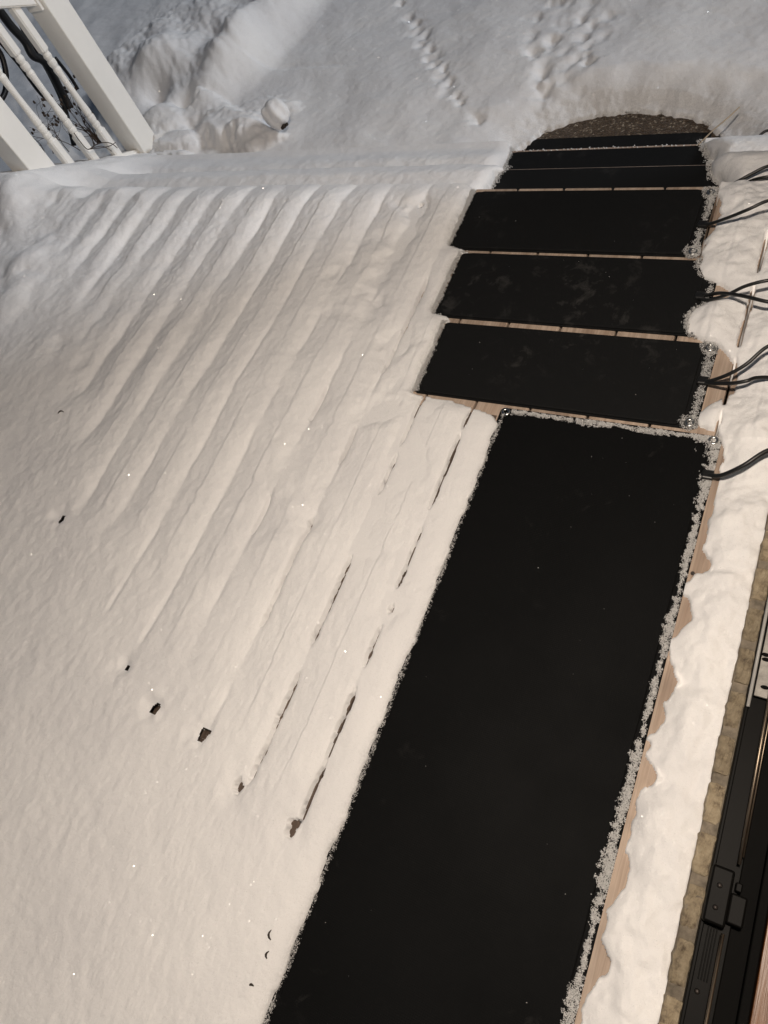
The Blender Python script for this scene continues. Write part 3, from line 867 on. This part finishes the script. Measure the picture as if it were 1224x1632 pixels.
# ------------------------------------------------------------------ stair railing
XR = -3.10
rail = empty('stair_railing', (XR-.06, 1.1, GND))
tag(rail, 'white stair railing with two square posts and three turned balusters', 'railing')
PS = .128
def post(yc, zb, zt):
    bm = bmesh.new(); bm_box(bm, XR-PS, XR, yc, yc+PS, zb, zt, .006)
    o_ = bm_obj('post', bm, M['vinyl'], rail)
    bm = bmesh.new(); bm_box(bm, XR-PS-.012, XR+.012, yc-.012, yc+PS+.012, zt, zt+.02, .004)
    r = bmesh.ops.create_cone(bm, cap_ends=True, segments=4, radius1=.088, radius2=.01, depth=.05)
    bmesh.ops.rotate(bm, verts=r['verts'], cent=(0, 0, 0), matrix=Matrix.Rotation(math.pi/4, 3, 'Z'))
    bmesh.ops.translate(bm, verts=r['verts'], vec=(XR-PS/2, yc+PS/2, zt+.045))
    c_ = bm_obj('post_cap', bm, M['vinyl'], o_)
    c_.matrix_parent_inverse = Matrix.Identity(4)
    return o_
P1Y, P2Y = 1.398, .785
post(P1Y, GND, .62); post(P2Y, -RISE, .98)
RT1, RT2 = .475, .475+(P1Y-P2Y-PS)*.52
def sloped_rail(name, za, zb, hw, hh, mat):
    bm = bmesh.new()
    xc = XR-PS/2; ya, yb = P1Y+.001, P2Y+PS-.001
    v = []
    for (y, z) in ((ya, za), (yb, zb)):
        for (sx, sz) in ((-1, -1), (1, -1), (1, 1), (-1, 1)): v.append(bm.verts.new((xc+sx*hw, y, z+sz*hh)))
    for f_ in ((0, 1, 2, 3), (7, 6, 5, 4), (0, 4, 5, 1), (1, 5, 6, 2), (2, 6, 7, 3), (3, 7, 4, 0)): bm.faces.new([v[i] for i in f_])
    bmesh.ops.recalc_face_normals(bm, faces=bm.faces)
    bmesh.ops.bevel(bm, geom=list(bm.edges), offset=.005, segments=2, affect='EDGES')
    return bm_obj(name, bm, mat, rail)
sloped_rail('top_rail', RT1, RT2, .038, .035, M['vinyl'])
sloped_rail('bottom_rail', -.315, -.315+(P1Y-P2Y-PS)*.52, .025, .03, M['vinyl'])
bm = bmesh.new(); bm_box(bm, XR-PS/2-.046, XR-PS/2+.046, P1Y-.018, P1Y-.0005, RT1-.05, RT1+.05, .004)
bm_obj('rail_bracket', bm, M['vinyl'], rail)

def baluster(yc, zb, zt):
    """square ends, turned middle"""
    prof = [(0, .0215, 1), (.20, .0215, 1), (.205, .0195, 0), (.222, .0165, 0), (.228, .0205, 0), (.250, .0205, 0), (.256, .0165, 0), (.272, .0195, 0), (.30, .0205, 0),
            (.306, .0160, 0), (.322, .0195, 0), (.350, .0190, 0), (.40, .0165, 0), (.50, .0150, 0), (.58, .0165, 0), (.615, .0195, 0), (.63, .0155, 0), (.645, .020, 0), (.67, .0205, 0), (.676, .016, 0), (.70, .0205, 0), (.72, .0165, 0), (.735, .0215, 1), (1.0, .0215, 1)]
    bm = bmesh.new(); seg = 16; H = zt-zb
    rings = []
    xc = XR-PS/2
    for (h, r, sq) in prof:
        ring = []
        for i in range(seg):
            a = 2*math.pi*(i+.5)/seg
            c, s = math.cos(a), math.sin(a)
            rr = r/max(abs(c), abs(s)) if sq else r
            ring.append(bm.verts.new((xc+rr*c, yc+rr*s, zb+h*H)))
        rings.append(ring)
    for a, b in zip(rings, rings[1:]):
        for i in range(seg): bm.faces.new((a[i], a[(i+1) % seg], b[(i+1) % seg], b[i]))
    bm.faces.new(rings[0][::-1]); bm.faces.new(rings[-1])
    return bm_obj('baluster', bm, M['vinyl'], rail)
for yc in (1.290, 1.155, 1.020):
    s_ = (P1Y-yc)*.52
    baluster(yc, -.315+.02+s_, RT1-.02+s_)

# snow heaped along the sloping bottom rail and at the post feet
def snow_heap(name, pts, label, seed):
    """lumpy ridge of snow through pts = (x, y, z, radius)"""
    bm = bmesh.new()
    P_ = [Vector(p[:3]) for p in pts]; R_ = [p[3] for p in pts]
    pp, rr = [], []
    for i in range(len(P_)-1):
        for j in range(6):
            t_ = j/6; pp.append(P_[i].lerp(P_[i+1], t_)); rr.append(R_[i]*(1-t_)+R_[i+1]*t_)
    pp.append(P_[-1]); rr.append(R_[-1])
    e0 = (pp[0]-pp[1]).normalized(); e1 = (pp[-1]-pp[-2]).normalized()
    pp = [pp[0]+e0*rr[0]*.8, pp[0]+e0*rr[0]*.45]+pp+[pp[-1]+e1*rr[-1]*.45, pp[-1]+e1*rr[-1]*.8]
    rr = [rr[0]*.25, rr[0]*.75]+rr+[rr[-1]*.75, rr[-1]*.25]
    bm_tube(bm, pp, rr, 20)
    bmesh.ops.recalc_face_normals(bm, faces=bm.faces)
    bmesh.ops.subdivide_edges(bm, edges=list(bm.edges), cuts=1, use_grid_fill=True, smooth=.3)
    co = np.array([v.co[:] for v in bm.verts])
    dn = .030*fbm(co[:, 0]*11+co[:, 2]*7, co[:, 1]*11, seed, 3)+.006*fbm(co[:, 0]*60+co[:, 2]*37, co[:, 1]*60, seed+2, 2)
    bm.normal_update()
    for v, d_ in zip(bm.verts, dn): v.co += v.normal*float(d_)
    o_ = bm_obj(name, bm, M['snow'], None, True)
    tag(o_, label, 'snow', kind='stuff'); return o_
xc = XR-PS/2
snow_heap('post_snow', [(XR+.06, 1.37, -.37, .07), (XR+.16, 1.38, -.355, .075), (XR+.30, 1.37, -.36, .055)], 'rounded snow mound at the foot of the lower railing post', 8)

# ------------------------------------------------------------------ things beyond the railing
fr = empty('black_tube_frame', px_on_x(105, 165, -3.55))
tag(fr, 'black bent tube frame standing behind the white balusters', 'tube frame')
def bp(x, y, X=-3.55): return Vector(px_on_x(x, y, X))
def btube(name, pts, r): return tube(name, [bp(x, y, X) for x, y, X in pts], r, M['blacktube'], fr, 10)
btube('thick_tube', [(-40, -25, -3.5), (-5, 12, -3.5), (18, 42, -3.5), (40, 66, -3.5), (52, 88, -3.5), (68, 96, -3.5), (80, 112, -3.52), (100, 150, -3.55), (112, 172, -3.55)], .021)
btube('thin_tube', [(-30, -60, -3.62), (10, -10, -3.62), (45, 62, -3.62), (75, 110, -3.62), (98, 158, -3.6), (108, 190, -3.58), (118, 232, -3.56)], .013)
btube('thin_tube', [(-10, 55, -3.65), (30, 102, -3.65), (66, 150, -3.62), (95, 172, -3.58), (112, 200, -3.56), (140, 248, -3.55)], .011)
btube('thin_tube', [(88, 92, -3.7), (110, 120, -3.7), (124, 142, -3.7)], .009)
btube('hoop', [(-18, 60, -3.5), (0, 84, -3.5), (8, 108, -3.5), (10, 132, -3.5), (6, 152, -3.5), (-10, 172, -3.5)], .013)

ring = empty('black_hoop', px_on_x(255, 215, -3.45))
tag(ring, 'black curved rim poking out behind the lower railing post', 'hoop')
tube('rim', [bp(218, 186, -3.33), bp(240, 200, -3.32), bp(252, 211, -3.31), bp(259, 222, -3.30), bp(262, 236, -3.30)], .014, M['blacktube'], ring, 10)

weed = empty('dried_weed', px(140, 235, -.3))
tag(weed, 'dead branching weed with dark seed heads between the balusters', 'weed')
wr = random.Random(21)
def stem(p0, d, ln, r, depth=0):
    pts = [p0]; p_ = p0.copy(); dd = d.copy()
    n_ = 6
    for i in range(n_):
        dd = (dd+Vector((wr.gauss(0, .22), wr.gauss(0, .22), wr.gauss(0, .12)))).normalized()
        p_ = p_+dd*ln/n_; pts.append(p_.copy())
    tube('stem', pts, [max(.0007, .6*r*(1-.7*i/n_)) for i in range(n_+1)], M['twig'], weed, 5)
    if depth < 2:
        for j in range(3 if depth == 0 else 2):
            i = wr.randint(2, n_)
            stem(pts[i], (dd+Vector((wr.gauss(0, .8), wr.gauss(0, .8), wr.gauss(.1, .5)))).normalized(), ln*.5, r*.55, depth+1)
    else:
        bm_ = bmesh.new(); bmesh.ops.create_icosphere(bm_, subdivisions=1, radius=.006)
        bmesh.ops.scale(bm_, vec=(1, 1, 1.5), verts=bm_.verts)
        bmesh.ops.translate(bm_, vec=pts[-1], verts=bm_.verts)
        bm_obj('seed_head', bm_, M['twig'], weed)
for (x, y, dx, dy, dz, ln) in [(85, 245, -.1, .2, 1, .30), (95, 245, .1, .0, 1, .34), (128, 240, .2, .1, 1, .34), (132, 240, -.3, -.1, 1, .30), (152, 232, .0, .2, 1, .40), (156, 230, -.2, .1, 1, .36),
                                (150, 234, .2, .2, 1, .30), (158, 228, .0, -.1, 1, .42), (110, 242, -.1, .1, .9, .26), (72, 245, -.1, .1, 1, .22)]:
    b_ = Vector(px_on_x(x, y, -3.27)); stem(b_, Vector((dx, dy, dz)).normalized(), ln*.55, .004)
for i in range(7):   # bundle of stalks
    b_ = Vector(px_on_x(158+wr.gauss(0, 3), 228, -3.28)); stem(b_, Vector((wr.gauss(-.05, .08), wr.gauss(.1, .08), 1)).normalized(), .20, .006, 2)
# one stalk bent forward over the snow
b_ = px_on_x(140, 238, XR)
tube('stem', [Vector(px_on_x(x, y, XR+.02)) for x, y in [(118, 212), (128, 226), (140, 238), (152, 231), (166, 227), (178, 229), (187, 236)]], .0022, M['twig'], weed, 5)
tube('stem', [Vector(px_on_x(x, y, XR+.03)) for x, y in [(140, 238), (158, 236), (174, 233), (184, 227)]], .0018, M['twig'], weed, 5)
tube('stem', [Vector(px_on_x(x, y, XR+.03)) for x, y in [(140, 238), (160, 233), (170, 236), (178, 241)]], .0016, M['twig'], weed, 5)

# snow-capped clump in the yard
c = Vector(px(445, 192, -.27))
clump = empty('snow_clump', c)
tag(clump, 'round snow clump with a dark tip standing on the yard snow', 'snow clump')
bm = bmesh.new(); bmesh.ops.create_icosphere(bm, subdivisions=4, radius=.062)
bm.normal_update()
for v in bm.verts:
    d_ = .016*float(fbm(np.array(v.co.x*22+v.co.z*13), np.array(v.co.y*22), 3, 3))
    v.co += v.co.normalized()*d_; v.co.z *= 1.02
bmesh.ops.translate(bm, verts=bm.verts, vec=c+Vector((0, 0, .035)))
bm_obj('snow_cap', bm, M['snow'], clump, True)
q_ = c+Vector((.045, -.035, .012))
bm = bmesh.new()
for dx_, dz_, r__ in ((0, 0, .012), (.014, .004, .009), (-.010, -.006, .010)):
    r = bmesh.ops.create_icosphere(bm, subdivisions=1, radius=r__)
    bmesh.ops.translate(bm, verts=r['verts'], vec=q_+Vector((dx_, dx_*.4, dz_-.018)))
bm_obj('dark_tip', bm, M['debris'], clump)

# pale stalk leaning beside the steps
a_, b_ = Vector(px(1113, 231, -.285)), Vector(px(1178, 175, -.33))
o = tube('dry_stalk', [a_, a_.lerp(b_, .35)+Vector((0, 0, .008)), a_.lerp(b_, .7)+Vector((.003, 0, .010)), b_+Vector((0, 0, .01))], .0026, M['straw'], None, 6)
tag(o, 'pale dry stalk leaning from the lower step onto the slush', 'stalk')

def debris(name, x, y, L, ang, label):
    q_ = px(x, y, .04)
    for _ in range(4): q_ = px(x, y, deck_h(q_[0], q_[1])+.002)
    c_ = Vector(q_); pts = []
    for i in range(5):
        t_ = i/4-.5; pts.append(c_+Vector((math.cos(ang)*L*t_-.25*L*math.sin(ang)*(1-4*t_*t_), math.sin(ang)*L*t_+.25*L*math.cos(ang)*(1-4*t_*t_), .003*(1-4*t_*t_))))
    o_ = tube(name, pts, [.0010, .0020, .0024, .0018, .0008], M['debris'], None, 6)
    tag(o_, label, 'leaf bit', 'dark plant bits on the deck snow')
debris('leaf_fragment', 432, 1490, .017, 2.0, 'curled dark leaf bit near the bottom of the long mat, upper of two')
debris('leaf_fragment', 427, 1522, .013, 1.7, 'dark leaf bit near the bottom of the long mat, lower of two')
debris('leaf_fragment', 401, 1571, .009, .3, 'smallest dark bit on the snow beside the bottom of the long mat')
debris('leaf_fragment', 97, 658, .024, .4, 'thin curved dark bit in the snow at the left edge of the deck')

# ------------------------------------------------------------------ doorway: brick sill, threshold, floor
sill = empty('brick_sill', (.14, -1.0, -.03))
tag(sill, 'buff rowlock brick sill along the doorway', 'sill')
box('mortar_bed', .1205, .147, -2.3, .05, -.045, .0435, M['mortar'], sill, .002)
br_ = random.Random(8)
bricks = []
for v_ in range(3):
    bm = bmesh.new(); bm_box(bm, .1195, .1465, -.0345, .0345, -.04, .047, .005, 2)
    bmesh.ops.subdivide_edges(bm, edges=[e for e in bm.edges if e.calc_length() > .015], cuts=4, use_grid_fill=True)
    for v in bm.verts:
        v.co.x += .0055*float(vnoise(v.co.y*70+v_*9, v.co.z*60, v_))
        v.co.y += .003*float(vnoise(v.co.x*90+v_*5, v.co.z*60, v_+4)); v.co.z += .006*float(vnoise(v.co.x*120, v.co.y*80+v_, v_+8))
    me = bpy.data.meshes.new('brick'); bm.to_mesh(me); bm.free(); me.materials.append(M['brick']); bricks.append(me)
y = -2.25
while y < .03:
    o = link_mesh('brick', bricks[br_.randint(0, 2)], None, sill)
    o.location = Vector((br_.uniform(-.0015, .0015), y, br_.uniform(-.002, .002)))
    y += .0855

th = empty('door_threshold', (.19, -1.0, -.03))
tag(th, 'black metal door threshold with latch block and closer rods', 'threshold')
box('frame', .1490, .1925, -2.3, .05, -.04, .060, M['black_alu'], th, .002)
box('outer_lip', .1475, .1535, -2.3, .05, -.04, .072, M['black_alu'], th, .0015)
box('channel', .1925, .236, -2.3, .05, -.04, .045, M['black_deep'], th)
box('inner_lip', .222, .2365, -2.3, .05, .045, .074, M['black_deep'], th, .002)
for i in range(4): box('rib', .1600+i*.0042, .1618+i*.0042, -1.150, -1.0685, .060, .0645, M['black_alu'], th, .0006)
lt = box('latch_block', .1480, .1815, -1.068, -.981, .061, .098, M['black_alu'], th, .004)
box('latch_arm', .1815, .2060, -1.058, -1.012, .061, .086, M['black_alu'], th, .003)
box('latch_pin', .186, .196, -1.008, -.994, .061, .082, M['black_alu'], th, .002)
for (x, y, z) in [(1147, 1411, .099), (1140, 1446, .099), (1111, 1580, .061)]:
    p_ = px(x, y, z)
    bm = bmesh.new(); bmesh.ops.create_cone(bm, cap_ends=True, segments=14, radius1=.0042, radius2=.0030, depth=.003)
    bmesh.ops.translate(bm, verts=bm.verts, vec=(p_[0], p_[1], z+.0005))
    bm_obj('screw', bm, M['screw'], th, True)
tube('closer_rod', [(.1795, -.55, .090), (.1845, -.968, .090)], .0026, M['steel'], th, 10)
tube('closer_rod', [(.1865, -.50, .086), (.1885, -.955, .086)], .0014, M['steel'], th, 8)
tube('closer_rod', [(.1808, -1.075, .090), (.1835, -1.60, .090)], .0028, M['steel'], th, 10)
tube('gasket_strip', [(.1505, -.44, .079), (.1520, -.708, .079)], .0030, M['greystrip'], th, 8)
pl = box('slotted_plate', .1575, .205, -.685, -.40, .074, .080, M['plate'], th, .001)
for (u, v) in [(545, 868), (548, 898), (540, 1070)]:
    p_ = px(1080+u*.2571, 820+v*.2574, .081)
    bm = bmesh.new(); bmesh.ops.create_cone(bm, cap_ends=True, segments=16, radius1=.0058, radius2=.0050, depth=.003)
    bmesh.ops.scale(bm, verts=bm.verts, vec=(1.25, .65, 1)); bmesh.ops.translate(bm, verts=bm.verts, vec=(p_[0], p_[1], .0808))
    bm_obj('slot', bm, M['black_deep'], th)

fl = empty('interior_floor', (.6, -1.2, .06)); fl['kind'] = 'structure'
fl['label'] = 'brown varnished floor inside the doorway'
for i in range(8):
    box('floor_plank', .2385+i*.083, .2385+i*.083+.0815, -2.3, .0, .05, .075, M['oak'], fl, .0012)

# ------------------------------------------------------------------ unseen house wall, shaped to keep sun off the deck, and its lantern (behind and above the camera)
bm = bmesh.new()
def lap(y0, y1, z0, z1):
    z = z0
    while z < z1-.01:
        zz = min(z+.115, z1)
        v = [bm.verts.new(c_) for c_ in ((.262, y0, z), (.262, y1, z), (.275, y1, zz), (.275, y0, zz), (.40, y0, z), (.40, y1, z), (.40, y1, zz), (.40, y0, zz))]
        for f_ in ((0, 3, 2, 1), (4, 5, 6, 7), (0, 1, 5, 4), (3, 7, 6, 2), (0, 4, 7, 3), (1, 2, 6, 5)): bm.faces.new([v[i] for i in f_])
        z = zz
for q_ in (((3.2, -6, GND), (3.2, 1.25, GND), (3.2, 1.25, 3.3), (3.2, -6, 3.3)), ((.40, 1.25, GND), (3.2, 1.25, GND), (3.2, 1.25, 3.3), (.40, 1.25, 3.3)), ((.40, -6, 3.3), (3.2, -6, 3.3), (3.2, 1.25, 3.3), (.40, 1.25, 3.3))):  # unseen back, end and top panels, added to stop sun shining through the doorway
    bm.faces.new([bm.verts.new(c_) for c_ in q_])
lap(.055, 1.25, GND, 3.3); lap(-6.0, -2.31, GND, 3.3); lap(-2.31, .055, 2.32, 3.3)  # corner placed so sun reaches the yard but misses most of the deck
o = bm_obj('unseen_house_wall', bm, M['siding']); o['kind'] = 'structure'

lan = empty('wall_lantern', (LAMP_POS.x, LAMP_POS.y, LAMP_POS.z-.15))
tag(lan, 'lit porch lantern fixed to the house wall above the doorway', 'lantern')
lx, ly, lz = LAMP_POS
box('wall_plate', .235, .2615, ly-.05, ly+.05, lz-.02, lz+.16, M['black_alu'], lan, .004)
tube('arm', [(.24, ly, lz+.12), (.17, ly, lz+.19), (lx, ly, lz+.16)], .009, M['black_alu'], lan)
bm = bmesh.new(); r = bmesh.ops.create_cone(bm, cap_ends=True, segments=16, radius1=.085, radius2=.02, depth=.06)
bmesh.ops.translate(bm, verts=bm.verts, vec=(lx, ly, lz+.13)); bm_obj('hood', bm, M['black_alu'], lan)
ld = bpy.data.lights.new('lantern_bulb', 'POINT'); ld.energy = LAMP_W; ld.color = (1.0, 0.865, 0.73); ld.shadow_soft_size = .045
lo = bpy.data.objects.new('lantern_bulb', ld); col.objects.link(lo); lo.location = LAMP_POS
